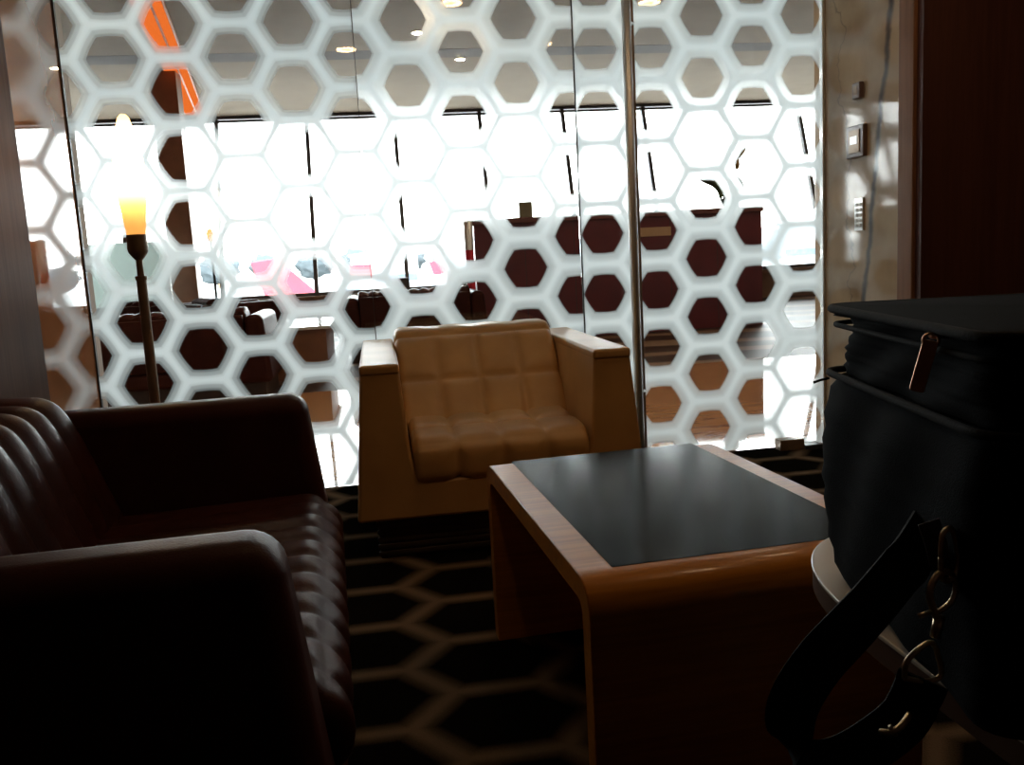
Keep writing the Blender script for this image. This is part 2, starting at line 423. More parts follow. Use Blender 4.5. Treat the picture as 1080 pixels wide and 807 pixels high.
for i, (y0, y1) in enumerate(((8.9, 9.25), (12.3, 12.8))):
    struct('trim_%d' % (i+2), box(-7, 10.5, y0, y1, CF-.002, CF), 'shadow_gap')
# low sill wall under the leaning windows
struct('wall_window', box(-7, 10.5, 16.0, 16.12, -.1, .48), 'sill')
struct('trim_7', box(-7, 10.5, 15.82, 16.14, .48, .54), 'sill', bevel=.01)
struct('trim_8', box(-7, 10.5, 17.12, 17.3, 3.80, CF), 'mullion')
# leaning windows: each bay one window with frame and pane
LEAN = .36
def wy(z): return 16.0+LEAN*(z-.5)
bays = [-7.0+.0, -5.87, -4.27, -2.66, -1.05, .56, 2.17, 3.78, 5.39, 7.0, 8.61, 10.5]
def leanbox(x0, x1, z0, z1, d0, d1, bm=None):
    return prism([(wy(z0)+d0, z0), (wy(z0)+d1, z0), (wy(z1)+d1, z1), (wy(z1)+d0, z1)], 'x', x0, x1, bm)
for i in range(len(bays)-1):
    a, b = bays[i], bays[i+1]
    bm = leanbox(a-.035, a+.035, .54, 3.80, -.06, .06)
    fr = struct('window_%d' % (i+1), bm, 'mullion')
    bm = leanbox(a, b, .54, .60, -.03, .05); obj('window_rail', bm, 'mullion', fr)
    bm = leanbox(a, b, 3.74, 3.78, -.03, .05); obj('window_rail', bm, 'mullion', fr)
    obj('window_pane', leanbox(a+.03, b-.03, .58, 3.76, 0, .012), 'outer_pane', fr)

# brown wood clad column in the far lounge
bm = box(-2.84, -2.49, 13.0, 13.35, 0, CF)
tag(obj('column', bm, 'brown_lam', bevel=.01), 'reddish brown clad column behind the tall torch lamp, rising to the ceiling', 'column')

# ------------------------------------------------------------------ honeycomb glass partition
def glass_panel(name, x0, x1, film, label, cat):
    t = thing(name, label, cat, ((x0+x1)/2, GY, 0))
    cx = (x0+x1)/2; w = (x1-x0)/2-.002
    obj('glass_pane', box(-w, w, 0, .012, .004, CN-.004), 'pane', t)
    bm = bmesh.new(); v = [bm.verts.new(p) for p in ((-w, -.0015, .004), (w, -.0015, .004), (w, -.0015, CN-.004), (-w, -.0015, CN-.004))]; bm.faces.new(v)
    obj('frosted_film', bm, film, t)
    return t, cx
g1, c1 = glass_panel('glass_panel', -1.28, -.02, 'frost1', 'frosted honeycomb glass panel behind the torch lamp, next to the left wall', 'glass panel')
obj('edge_strip', box(-.63, -.6235, -.006, .014, 0, CN), 'gasket', g1)
g2, c2 = glass_panel('glass_panel', -.02, .99, 'frost1b', 'frosted honeycomb glass panel standing right behind the tan armchair', 'glass panel')
obj('edge_strip', box(-.5065, -.5035, -.003, .014, 0, CN), 'gasket', g2)
g3, c3 = glass_panel('glass_panel', .99, 1.262, 'frost2', 'narrow frosted honeycomb glass strip left of the steel pull handle', 'glass panel')
obj('edge_strip', box(-.137, -.131, -.004, .014, 0, CN), 'gasket', g3)
gd, cd = glass_panel('glass_door', 1.262, 2.25, 'frost3', 'frosted honeycomb glass door between the steel pull handle and the marble wall', 'glass door')
obj('edge_strip', box(-.494, -.470, -.012, .018, 0, CN), 'bronze', gd)
obj('edge_channel', box(.480, .494, -.010, .020, 0, CN), 'steel', gd)
ph = obj('pull_handle', lathe([(.0, .055), (.018, .056), (.022, .062), (.022, 2.40), (.018, 2.406), (0, 2.407)], 24, (1.232-cd, -.075, 0)), 'steel', gd, autosm=40)
for z in (.35, 2.1):
    obj('handle_bracket', tube([(1.232-cd+.0, -.075, z), (1.262-cd+.022, -.002, z)], .009, 12), 'steel', ph, smooth=True)
fl = thing('floor_pivot', 'dark stepped metal floor pivot at the foot of the glass door', 'door fitting', (2.03, 4.12, 0))
obj('pivot_box', box(-.075, .055, -.02, .05, 0, .055), 'bronze', fl, bevel=.004)
obj('pivot_plate', box(.055, .15, -.03, .05, 0, .022), 'black_metal', fl, bevel=.003)

# ------------------------------------------------------------------ upholstered tub seats
def tub(name, label, cat, ht, hb, hi, depth, flare, mat, arm_h=.70, rail=.285, body_b=.15, caps=True):
    t = thing(name, label, cat)
    cap = .008 if caps else 0
    L = [(-hb, body_b), (-ht, arm_h-cap), (-hi, arm_h-cap), (-hi+.022, rail+.10), (-hi+.035, rail+.035), (-hi+.07, rail)]
    L = L+[(-x, z) for x, z in reversed(L)]
    bm = prism(L, 'y', 0, depth)
    for v in bm.verts:
        if v.co.y < .01: v.co.y = -flare*(arm_h-v.co.z)/.55
        else: v.co.y -= 0
    obj('frame', bm, mat, t, bevel=.014 if caps else .05, seg=3 if caps else 6)
    for s in (-1, 1) if caps else ():
        xa, xb = sorted((s*(ht+.0005), s*(hi-.0005)))
        xa -= .0025; xb += .0025; bm = box(xa, xb, -.006, depth-.004, arm_h-.034, arm_h+.003)
        bmesh.ops.subdivide_edges(bm, edges=[e for e in bm.edges if abs((e.verts[0].co-e.verts[1].co).y) > .3], cuts=8)
        obj('arm_cap', bm, mat, t, bevel=.012, seg=4)
    bm = prism(round_poly([(depth-.075, rail), (depth-.075, arm_h), (depth, arm_h), (depth, rail)], .012, 3), 'x', -hi+.02, hi-.02)
    obj('back_panel', bm, mat, t, autosm=40)
    pl = box(-hb+.07, hb-.07, .03, depth-.08, 0, body_b+.002)
    po = obj('plinth', pl, 'plinth', t, bevel=.006)
    if cat == 'armchair' and name == 'armchair':
        for k in range(5):
            obj('plinth_slat', box(-hb+.065, hb-.065, .024, .034, .012+k*.026, .028+k*.026), 'plinth', po, bevel=.002)
    return t
ALL = lambda y, z: True
# tan armchair
ch = tub('armchair', 'tan tufted leather armchair in front of the honeycomb glass', 'armchair', .481, .528, .348, 1.05, .022, 'tan_leather')
ch.location = (.402, 3.05, 0)
zs = .43
prof = round_poly([(-.015, .288), (-.015, zs-.012), (.50, zs-.012), (.50, .288)], [.03, .05, .02, .02], 6)
sx = [-.163, 0, .163]
top = lambda y, z: z > .36
obj('seat_cushion', cushion(prof, -.318, .318, sx, [(1, 0, .235, top), (.7071, .7071, (.0+zs-.02)*.7071, lambda y, z: y < .08 and z > .36)], .019, .020, .028), 'tan_leather', ch, smooth=True)
prof = round_poly([(.42, .40), (.735, .72), (.775, .742), (.94, .742), (.965, .70), (.965, .40)], [.02, .03, .05, .05, .02, .02], 6)
nx_, nz_ = .32, -.315; L_ = sqrt(nx_**2+nz_**2)
dy, dz = .315/L_, .32/L_     # direction up the slope
mid = dy*.575+dz*.56
obj('backrest', cushion(prof, -.345, .345, [-.172, 0, .172], [(dy, dz, mid, lambda y, z: y < .78), (dy, dz, dy*.745+dz*.728, lambda y, z: y < .80)], .020, .020, .035,
    flat=lambda y, z: y > .955, calm=lambda y, z: y > .752), 'tan_leather', ch, smooth=True)
# brown channelled sofa
def channelled(name, label, cat, ht, depth=.98, by=.60):
    hi = ht-.135
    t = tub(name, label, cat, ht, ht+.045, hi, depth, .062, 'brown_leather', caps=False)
    n = max(3, round(2*hi/.113)); w = 2*(hi-.004)/n; xs = [-(hi-.004)+w*k for k in range(1, n)]
    prof = round_poly([(-.055, .285), (-.07, .36), (-.02, .425), (.62, .41), (.62, .285)], [.03, .06, .06, .02, .02], 7)
    obj('seat_cushion', cushion(prof, -hi+.03, hi-.03, xs, [(.83, .56, .83*-.03+.56*.40, lambda y, z: y < .1 and z > .36)], .013, .022, .03), 'brown_leather', t, smooth=True)
    prof = round_poly([(by-.10, .38), (by, .66), (by+.04, .735), (by+.20, .745), (depth-.085, .70), (depth-.085, .38)], [.02, .08, .07, .08, .03, .02], 7)
    obj('backrest', cushion(prof, -hi+.004, hi-.004, xs, [], .020, .026, .03, flat=lambda y, z: y > depth-.10), 'brown_leather', t, smooth=True)
    return t
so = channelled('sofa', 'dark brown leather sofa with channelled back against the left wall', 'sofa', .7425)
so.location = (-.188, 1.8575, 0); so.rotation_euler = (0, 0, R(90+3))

# far lounge seating, same make
def place(o, x, y, rz, label, group=None):
    o.location = (x, y, 0); o.rotation_euler = (0, 0, R(rz)); o['label'] = label
    if group: o['group'] = group
    return o
f1 = copy_tree(so); place(f1, -1.66, 8.2, 180, 'dark brown sofa beyond the glass, its back turned, left of the white topped block table')
f2 = copy_tree(so); place(f2, .40, 10.45, 180, 'dark brown sofa beyond the glass seen over the tan armchair, its back turned')
lc = channelled('armchair', 'brown channelled lounge chair beyond the glass, nearest the brown column', 'armchair', .48, .92, .56)
place(lc, -2.5, 11.8, 150, 'brown channelled lounge chair beyond the glass, nearest the brown column')
lc2 = copy_tree(lc); place(lc2, -1.25, 10.75, 115, 'brown channelled lounge chair beyond the glass, beside the white topped block table')

# ------------------------------------------------------------------ waterfall coffee table
tb = thing('coffee_table', 'low amber wood waterfall coffee table with dark slate inlay top', 'table', (.31+.317-.025, 1.37+.485+.015, 0), R(3.1))
W2, D2, TH = .3175, .485, .048
outer = round_poly([(-D2, 0), (-D2, .5), (D2, .5), (D2, 0)], [0, .075, .075, 0], 10)
inner = round_poly([(D2-TH, 0), (D2-TH, .5-TH), (-D2+TH, .5-TH), (-D2+TH, 0)], [0, .03, .03, 0], 6)
bm = prism(outer+inner, 'x', -W2, W2)
obj('waterfall_frame', bm, 'amber_wood', tb, bevel=.0035, seg=2)
obj('inlay', prism(round_poly([(-W2+.064, -D2+.072), (W2-.052, -D2+.072), (W2-.052, D2-.04), (-W2+.064, D2-.04)], .004, 2), 'z', .4975, .5008), 'inlay', tb)

# ------------------------------------------------------------------ side table carrying the bag
st = thing('side_table', 'cream side table with rounded corners carrying the dark travel bag', 'table', (.882, .797, 0))
pl = []
for k in range(96):
    a = 2*pi*k/96; ca, sa = cos(a), sin(a); e = .62
    pl.append((.345*abs(ca)**e*(1 if ca >= 0 else -1), .454*abs(sa)**e*(1 if sa >= 0 else -1)))
obj('table_top', prism(pl, 'z', .5935, .6), 'cream_lam', st, bevel=.002, seg=2)
obj('edge_band', prism([(a_*.995, b_*.995) for a_, b_ in pl], 'z', .565, .5935), 'edge_brown', st, autosm=40)
obj('table_stem', lathe([(.06, .02), (.035, .05), (.03, .25), (.035, .55), (.09, .571)], 28), 'steel', st, autosm=40)
obj('table_base', lathe([(.20, 0), (.205, .008), (.19, .018), (.05, .026)], 40), 'steel', st, autosm=40)

# ------------------------------------------------------------------ travel bag
bag = thing('travel_bag', 'dark navy cloth travel bag with brass snap hook and strap', 'bag', (.750, .828, .601), R(-11))
bag.scale = (.818,)*3
bx, by_ = .262, .272
def puffbox(hx, hy, z0, z1, r, puff, taper=0, seed=1):
    rnd = random.Random(seed)
    base = resample(round_poly([(-hx, -hy), (hx, -hy), (hx, hy), (-hx, hy)], r, 6), .02)
    bm = bmesh.new(); rings = []; nz = 16
    ph = [rnd.random()*6 for _ in range(4)]
    for k in range(nz+1):
        t = k/nz; z = z0+(z1-z0)*t; e = 1-(2*t-1)**4
        edge = (.008 if t < .5 else .02)*(1-sqrt(max(0, 1-(abs(2*t-1))**10)))
        ring = []
        for j, (x, y) in enumerate(base):
            l = sqrt(x*x+y*y); wob = .004*sin(9*x*4+ph[0]+3*t)+.004*sin(31*y+ph[1]+7*t)+.003*sin(40*t+ph[2]+8*x)
            s = (puff*e-edge+wob-taper*t)/l
            ring.append(bm.verts.new((x*(1+s), y*(1+s), z)))
        rings.append(ring)
    for a, b in zip(rings, rings[1:]):
        m = len(a)
        for j in range(m): bm.faces.new((a[j], a[(j+1) % m], b[(j+1) % m], b[j]))
    bm.faces.new(list(reversed(rings[0]))); bm.faces.new(rings[-1]); return bm
obj('bag_body', puffbox(bx, by_, .004, .335, .05, .012, -.002, 3), 'navy_cloth', bag, smooth=True)
obj('bag_lid', puffbox(bx-.012, by_-.012, .338, .432, .05, -.012, 0, 5), 'navy_cloth', bag, smooth=True)
def rim(hx, hy, z, r): 
    return tube([(x, y, z) for x, y in resample(round_poly([(-hx, -hy), (hx, -hy), (hx, hy), (-hx, hy)], .05, 6), .02)], r, 8, True)
obj('piping', rim(bx+.004, by_+.004, .338, .0055), 'black_web', bag, smooth=True)
obj('piping', rim(bx+.001, by_+.001, .440, .0065), 'black_web', bag, smooth=True)
obj('piping', rim(bx-.004, by_-.004, .415, .004), 'black_web', bag, smooth=True)
bm = puffbox(bx-.002, by_-.002, .428, .446, .05, 0, 0, 8); obj('lid_top', bm, 'navy_cloth', bag, smooth=True)
def inbag(p):   # world point -> bag local
    m = Matrix.Translation(bag.location) @ Matrix.Rotation(bag.rotation_euler[2], 4, 'Z') @ Matrix.Scale(.818, 4); return m.inverted() @ Vector(p)
HS = .735
def W3(x, y, z, HS=HS): return tuple(inbag((x*HS, y*HS, H+(z-H)*HS)))
sl = obj('zipper_slider', prism(round_poly([(-.012, -.008), (.012, -.008), (.012, .008), (-.012, .008)], .005, 4), 'y', -.005, .006), 'copper_pull', bag, loc=W3(.665, .965, .932, .79), bevel=.002)
pull = prism(round_poly([(-.008, -.058), (.008, -.058), (.008, .012), (-.008, .012)], .004, 4), 'y', -.002, .002)
po = obj('zipper_pull', pull, 'copper_pull', bag, bevel=.001, loc=W3(.650, .965, .912, .785)); po.rotation_euler = (0, R(14), R(-20)); po.scale = (1.05, 1.3, .88)
obj('pull_loop', tube([(.008*cos(a), 0, .012+.009*sin(a)) for a in [2*pi*k/16 for k in range(16)]], .002, 8, True), 'copper_pull', po, smooth=True)
obj('zipper_cord', tube(smooth_path([(-bx-.004, .235, .330), (-bx-.018, .24, .326), (-bx-.026, .245, .322)], 4), .0022, 6), 'black_web', bag, smooth=True)
# anchor, D ring, snap hook, strap
def P(x, z, y=.935): return W3(x, y, z)
an = obj('strap_anchor', ribbon([P(.648, .700, .957), P(.655, .672, .952), P(.658, .648, .947)], lambda t: (1, 0, 0), .024, .004), 'black_leather', bag, bevel=.001)
obj('anchor_ring', tube(smooth_path([P(.650, .662), P(.652, .690), P(.664, .695), P(.672, .662), P(.668, .634), P(.652, .634), P(.650, .662)], 5), .0032, 8), 'brass', bag, smooth=True)
sh = obj('snap_hook', tube(smooth_path([P(.650, .575), P(.640, .600), P(.636, .620), P(.646, .640), P(.660, .642), P(.670, .628), P(.668, .608), P(.655, .596), P(.640, .590)], 6), lambda t: .0042-.0012*t, 10), 'brass', bag, smooth=True)
obj('hook_barrel', tube([P(.650, .588), P(.644, .560)], .006, 12), 'brass', sh, smooth=True)
obj('hook_lever', tube([P(.622, .590), P(.640, .594)], .003, 8), 'brass', sh, smooth=True)
obj('strap_ring', tube(smooth_path([P(.604, .512), P(.606, .532), P(.622, .547), P(.640, .553), P(.650, .530), P(.652, .508), P(.630, .504), P(.604, .512)], 5), .0034, 8), 'brass', bag, smooth=True)
strap_pts = [(.628, .508, .934), (.622, .490, .936), (.600, .462, .930), (.560, .440, .925), (.515, .425, .92), (.478, .424, .92), (.455, .440, .92),
             (.448, .470, .925), (.458, .505, .93), (.490, .545, .935), (.530, .578, .94), (.575, .600, .96), (.630, .625, .99), (.655, .640, 1.00), (.74, .66, 1.08)]
def wdir(t):
    return (-.55, .35, .75) if t < .1 else (-.25-.2*t, .45, .85)
sb = obj('shoulder_strap', ribbon(smooth_path([W3(x, y, z) for x, z, y in strap_pts], 6), wdir, .052, .005), 'black_web', bag, autosm=50)
obj('strap_buckle', tube(smooth_path([P(.560, .459, .915), P(.566, .463, .905), P(.578, .470, .902), P(.594, .481, .908)], 4), .0036, 10), 'brass', sb, smooth=True)
obj('buckle_prong', tube([P(.566, .471, .905), P(.572, .459, .903)], .0028, 8), 'brass', sb, smooth=True)

# ------------------------------------------------------------------ torch floor lamp
lm = thing('floor_lamp', 'lit torch shaped floor lamp glowing behind the brown sofa', 'lamp', (-.845, 3.4, 0))
obj('lamp_base', lathe([(.14, 0), (.145, .01), (.13, .022), (.03, .035), (.018, .06)], 36), 'bronze', lm, autosm=40)
obj('pole', lathe([(.018, .05), (.0185, .6), (.0175, 1.035), (.0205, 1.036), (.0205, 1.05), (.012, 1.052), (.0115, 1.12)], 20), 'bronze', lm, autosm=40)
obj('cup', lathe([(.012, 1.108), (.018, 1.115), (.033, 1.135), (.036, 1.15), (.034, 1.20), (.030, 1.20)], 28), 'bronze', lm, autosm=40)
obj('lamp_shade', lathe([(.031, 1.185), (.036, 1.23), (.045, 1.30), (.053, 1.36), (.055, 1.41), (.050, 1.47), (.040, 1.53), (.028, 1.58), (.020, 1.61), (.010, 1.622)], 32), 'shade', lm, smooth=True)
# far slim lamp
fl = thing('floor_lamp', 'slim unlit-looking dark pole lamp with small orange shade far beyond the glass', 'lamp', (-1.79, 10.35, 0))
fl['label'] = 'slim dark pole lamp with small orange shade far beyond the glass'
obj('lamp_base', lathe([(.13, 0), (.13, .02), (.02, .03)], 24), 'black_metal', fl, autosm=40)
obj('pole', lathe([(.014, .02), (.014, 1.38), (.03, 1.40)], 14), 'black_metal', fl, autosm=40)
obj('lamp_shade', lathe([(.03, 1.40), (.038, 1.44), (.04, 1.49), (.02, 1.53)], 18), emit('far_shade', (1, .55, .2), 1.3), fl, smooth=True)

# ------------------------------------------------------------------ wall devices on the marble
def wallthing(name, label, cat, y, z): return thing(name, label, cat, (2.25, y, z))
w = wallthing('card_reader', 'square brown card reader with a lit screen on the marble wall', 'card reader', 3.882, 1.487)
obj('backplate', box(-.022, 0, -.073, .073, -.072, .072), 'plate_brown', w, bevel=.004)
obj('inner_frame', box(-.026, -.020, -.045, .045, -.052, .052), 'bronze', w, bevel=.002)
obj('screen', box(-.0275, -.025, -.026, .030, -.012, .024), 'screen_white', w)
w = wallthing('wall_sensor', 'small brown box fixed on the marble above the card reader', 'sensor', 3.87, 1.712)
obj('sensor_box', box(-.024, 0, -.032, .032, -.036, .036), 'plate_brown', w, bevel=.005)
obj('sensor_slot', box(-.0255, -.0235, -.014, .014, -.020, .020), 'bronze', w)
w = wallthing('keypad', 'narrow metal keypad with two rows of buttons on the marble below the card reader', 'keypad', 3.868, 1.155)
obj('keypad_plate', box(-.010, .003, -.036, .036, -.075, .075), 'steel', w, bevel=.003)
for i in range(2):
    for j in range(5):
        y = -.016+.032*i; z = -.052+.024*j
        obj('key', box(-.014, -.009, y-.009, y+.009, z-.008, z+.008), 'key_white', w)

# ------------------------------------------------------------------ downlights
dl = thing('ceiling_downlight', 'x', 'ceiling light')
prof = [(.058, 0), (.095, 0), (.098, -.006), (.092, -.012), (.070, -.012), (.060, -.004)]
bm = lathe([(.098, .03), (.098, -.008), (.092, -.012), (.072, -.012), (.066, -.002)], 36)
obj('trim_ring', bm, 'white_gloss', dl, autosm=40)
obj('glow_ring', lathe([(.070, -.0135), (.070, -.0165), (.036, -.0165), (.036, -.0135)], 36), 'down_emit', dl)
obj('glow_core', lathe([(.034, -.0135), (.034, -.015), (.001, -.015)], 24), 'down_core', dl)
spots = [(-.088, 1.70, 'round ring downlight in the ceiling between the sofa and the coffee table'), (.57, 2.83, 'round ring downlight in the ceiling over the tan armchair'),
         (1.834, 2.78, 'round ring downlight in the ceiling closest to the glass door'), (1.34, 1.75, 'round ring downlight in the ceiling over the coffee table'), (2.70, 1.83, 'round ring downlight in the ceiling beside the dark right wall')]
for i, (x, y, lb) in enumerate(spots):
    o = dl if i == 0 else copy_tree(dl)
    o.location = (x, y, CN); o['label'] = lb; o['group'] = 'round downlights in the lounge ceiling'

fd = thing('ceiling_spotlight', 'x', 'ceiling light')
obj('trim_ring', lathe([(.13, 0), (.13, -.012), (.10, -.012), (.098, -.004)], 28), 'white_gloss', fd, autosm=40)
obj('lens', lathe([(.09, -.013), (.088, -.016), (.001, -.016)], 24), emit('spot_glow', (1, .74, .48), FAR), fd)
for i, (x, y, lb) in enumerate([(.73, 11.4, 'small round spotlight in the far lounge ceiling above the far sofa'), (1.41, 12.9, 'small round spotlight deepest in the far lounge ceiling'),
        (-1.5, 6.2, 'added fill spotlight in the far lounge ceiling behind the torch lamp'), (.9, 6.2, 'added fill spotlight in the far lounge ceiling behind the tan armchair'),  # from this row on: spotlights added only to brighten the tan floor
        (3.3, 6.2, 'added fill spotlight in the far lounge ceiling behind the glass door'), (5.7, 6.2, 'added fill spotlight in the far lounge ceiling past the marble wall'),
        (3.3, 9.2, 'added fill spotlight in the far lounge ceiling over the middle of the red divider'), (5.6, 9.2, 'added fill spotlight in the far lounge ceiling right of the red divider')]):
    o = fd if i == 0 else copy_tree(fd)
    o.location = (x, y, CF); o['label'] = lb; o['group'] = 'spotlights in the far lounge ceiling'
    if i < 2: o.scale = (.6, .6, 1)

# orange light strip under the far ceiling
a = Vector((-2.02, 9.2, 0)); b = Vector((-2.92, 16.6, 0)); d = (b-a).normalized(); s = Vector((d.y, -d.x, 0))
os_ = thing('ceiling_light_strip', 'long slanting orange light strip under the far lounge ceiling', 'light strip', (a.x, a.y, CF), math.atan2(-d.x, d.y))
L = (b-a).length
obj('strip_housing', box(-.17, .17, -.8, L, -.05, 0), 'orange_housing', os_, bevel=.01)
obj('glow_panel', box(-.15, .02, -.78, L-.05, -.056, -.05), 'orange_strip', os_)
obj('glow_panel', box(.05, .15, -.78, L-.05, -.056, -.05), 'orange_strip', os_)

# ------------------------------------------------------------------ far lounge furniture
rp = thing('red_partition', 'long dark red panelled divider beyond the glass with a brown top', 'divider', (3.05, 10.9, 0))
obj('partition_body', box(-1.83, 1.87, -.11, .11, 0, 1.44), 'red_panel', rp)
obj('top_rail', box(-1.85, 1.89, -.14, .14, 1.44, 1.51), 'red_rail', rp, bevel=.01)
obj('tan_band', box(.16, .66, -.122, -.10, 1.20, 1.31), 'tan_panel', rp, bevel=.003)
for x in (-1.83+.62*k for k in range(1, 6)):
    obj('panel_joint', box(x-.004, x+.004, -.1115, -.10, .02, 1.43), 'gasket', rp)
pt = thing('post', 'upright steel and red post at the left end of the dark red divider', 'post', (1.145, 10.75, 0))
obj('steel_sleeve', lathe([(.055, 1.15), (.055, 1.50), (.04, 1.52)], 20), 'steel', pt, autosm=40)
obj('red_shaft', lathe([(.09, 0), (.09, .02), (.05, .04), (.05, 1.15)], 20), 'tail_red', pt, autosm=40)
cb = tag(obj('card_box', box(-.08, .08, -.05, .05, 0, .19), 'olive_box', bevel=.006, loc=(1.885, 10.88, 1.51)), 'small olive box standing on top of the dark red divider', 'box')
pg = thing('potted_plant', 'dark leafed plant with a spiky flower in a vase on the dark red divider', 'plant', (4.52, 10.9, 1.51))
obj('vase', lathe([(.05, 0), (.08, .05), (.085, .10), (.04, .17), (.05, .20)], 24), 'black_metal', pg, smooth=True)
obj('stem', tube(smooth_path([(0, 0, .18), (.03, 0, .35), (.10, 0, .60)], 6), .009, 8), 'leaf', pg, smooth=True)
obj('stem', tube(smooth_path([(0, 0, .18), (-.05, 0, .22), (-.10, 0, .12)], 6), .009, 8), 'leaf', pg, smooth=True)
def leaf(pts, wmax):
    P_ = smooth_path(pts, 6); bm = bmesh.new(); rows = []
    for i, p in enumerate(P_):
        t = i/(len(P_)-1); w_ = wmax*sin(pi*min(1, t*.93+.05))**.7
        rows.append([bm.verts.new(p+Vector((dx*w_*.25, dyy, dz_*w_))) for dx, dyy, dz_ in ((-.5, -.004, -.5), (0, .014, 0), (.5, -.004, .5), (0, -.02, 0))])
    for a_, b_ in zip(rows, rows[1:]):
        for k in range(4): bm.faces.new((a_[k], a_[(k+1) % 4], b_[(k+1) % 4], b_[k]))
    bm.faces.new(rows[0]); bm.faces.new(list(reversed(rows[-1]))); return bm
obj('leaf', leaf([(-.10, 0, .04), (-.085, 0, .18), (-.16, 0, .33), (-.38, 0, .385)], .17), 'leaf', pg, smooth=True)
obj('leaf', leaf([(-.02, 0, .18), (-.10, 0, .20), (-.15, 0, .05)], .14), 'leaf', pg, smooth=True)
obj('leaf', leaf([(0, 0, .17), (.10, 0, .30), (.22, 0, .24)], .18), 'leaf', pg, smooth=True)
for (dx, dz_) in ((.16, .14), (.09, .22), (-.02, .18), (-.03, .02), (.06, -.08)):
    obj('petal', leaf([(.10, 0, .60), (.10+dx*.5, 0, .60+dz_*.6), (.10+dx, 0, .60+dz_)], .15), 'petal', pg, smooth=True)

sc_ = thing('privacy_screen', 'pale frosted low screen behind the torch lamp pole in the far lounge', 'screen', (-3.35, 12.4, 0))
obj('screen_panel', box(-.73, .60, -.006, .006, .08, 1.50), 'pale_screen', sc_, bevel=.004)
for x in (-.75, .62):
    obj('screen_post', box(x-.02, x+.02, -.03, .03, 0, 1.52), 'steel', sc_, bevel=.003)
bt = thing('block_table', 'low brown block table with a glossy white top beyond the glass', 'table', (-.90, 9.15, 0))
obj('table_body', box(-.40, .40, -.72, .62, 0, .47), 'brown_lam', bt, bevel=.005)
obj('table_top', box(-.42, .44, -.75, .65, .47, .50), 'white_gloss', bt, bevel=.005)
tag(obj('menu_box', box(-.09, .09, -.05, .05, 0, .115), 'black_metal', bevel=.006, loc=(.255, 9.58, .768)), 'small black box resting on the back of the far sofa', 'box')
rc = thing('roll_cushion', 'round white and black roll cushion lying on the back of the far sofa', 'cushion', (.86, 9.62, .765))
obj('cushion_roll', lathe([(.07, -.10), (.085, -.09), (.09, 0), (.085, .09), (.07, .10)], 24), 'white_gloss', rc, smooth=True).rotation_euler = (0, R(90), 0)
rc.children[0].location = (0, 0, .09)
e_ = obj('cushion_end', lathe([(.075, 0), (.07, .10), (.03, .13), (.0, .135)], 24), 'black_leather', rc, smooth=True); e_.rotation_euler = (0, R(90), 0); e_.location = (.095, 0, .09)

# ------------------------------------------------------------------ the airfield outside
AZ = -10.0
struct('ground', box(-2500, 2500, 17.5, 3500, AZ-1, AZ), 'apron')
struct('ground', box(85, 420, 170, 265, AZ, AZ+.05), 'lawn')
# aircraft: nose to the right, red fin
def aircraft(x, y, s, label, rz=0):
    t = thing('aircraft', label, 'aircraft', (x, y, AZ), rz)
    prof_ = [(0, .5), (2, 2.2), (5, 3.2), (10, 3.9), (28, 3.9), (32, 3.4), (35, 2.2), (36.5, .6)]
    bm = bmesh.new(); rings = []
    for k, (px, dd) in enumerate(prof_):
        cz = 3.6 + (1.2 if k == 0 else .9 if k == 1 else .4 if k == 2 else 0)
        rings.append([bm.verts.new((px*s, dd/2*s*cos(a_), (cz+dd/2*sin(a_))*s)) for a_ in [2*pi*j/20 for j in range(20)]])
    for a_, b_ in zip(rings, rings[1:]):
        for j in range(20): bm.faces.new((a_[j], a_[(j+1) % 20], b_[(j+1) % 20], b_[j]))
    bm.faces.new(rings[0]); bm.faces.new(rings[-1])
    obj('fuselage', bm, 'plane_white', t, smooth=True)
    fin = [(.4, 10.6), (3.2, 10.9), (8.9, 5.3), (2.2, 4.9)]
    obj('tail_fin', prism([(a_*s, b_*s) for a_, b_ in fin], 'y', -.18*s, .18*s), 'tail_red', t, bevel=.1)
    for sg in (-1, 1):
        w_ = [(22, 0), (16.5, 0), (11.5, sg*16), (13, sg*16.2)]
        obj('wing', prism([(a_*s, b_*s) for a_, b_ in w_], 'z', 2.6*s, 3.0*s), 'plane_white', t)
        w_ = [(4.5, 0), (1.5, 0), (-.4, sg*6), (.9, sg*6)]
        obj('stabilizer', prism([(a_*s, b_*s) for a_, b_ in w_], 'z', 4.6*s, 4.8*s), 'plane_white', t)
        obj('engine', lathe([(.7*s, -1.8*s), (1.0*s, -1*s), (1.05*s, 1.2*s), (.9*s, 1.8*s)], 20), 'plane_white', t, smooth=True, loc=(19.5*s, sg*5.4*s, 1.75*s)).rotation_euler = (0, R(90), 0)
        obj('main_gear', box(16.2*s, 17.2*s, sg*2.6*s-.25, sg*2.6*s+.25, 0, 2.6*s), 'tyre', t)
    obj('nose_gear', box(31.5*s, 32.2*s, -.2, .2, 0, 2.6*s), 'tyre', t)
    return t
aircraft(-15.4, 112, 1.13, 'parked white airliner with a bright red tail fin beyond the windows')
aircraft(20, 340, 1.0, 'small distant white airliner seen above the far sofa')
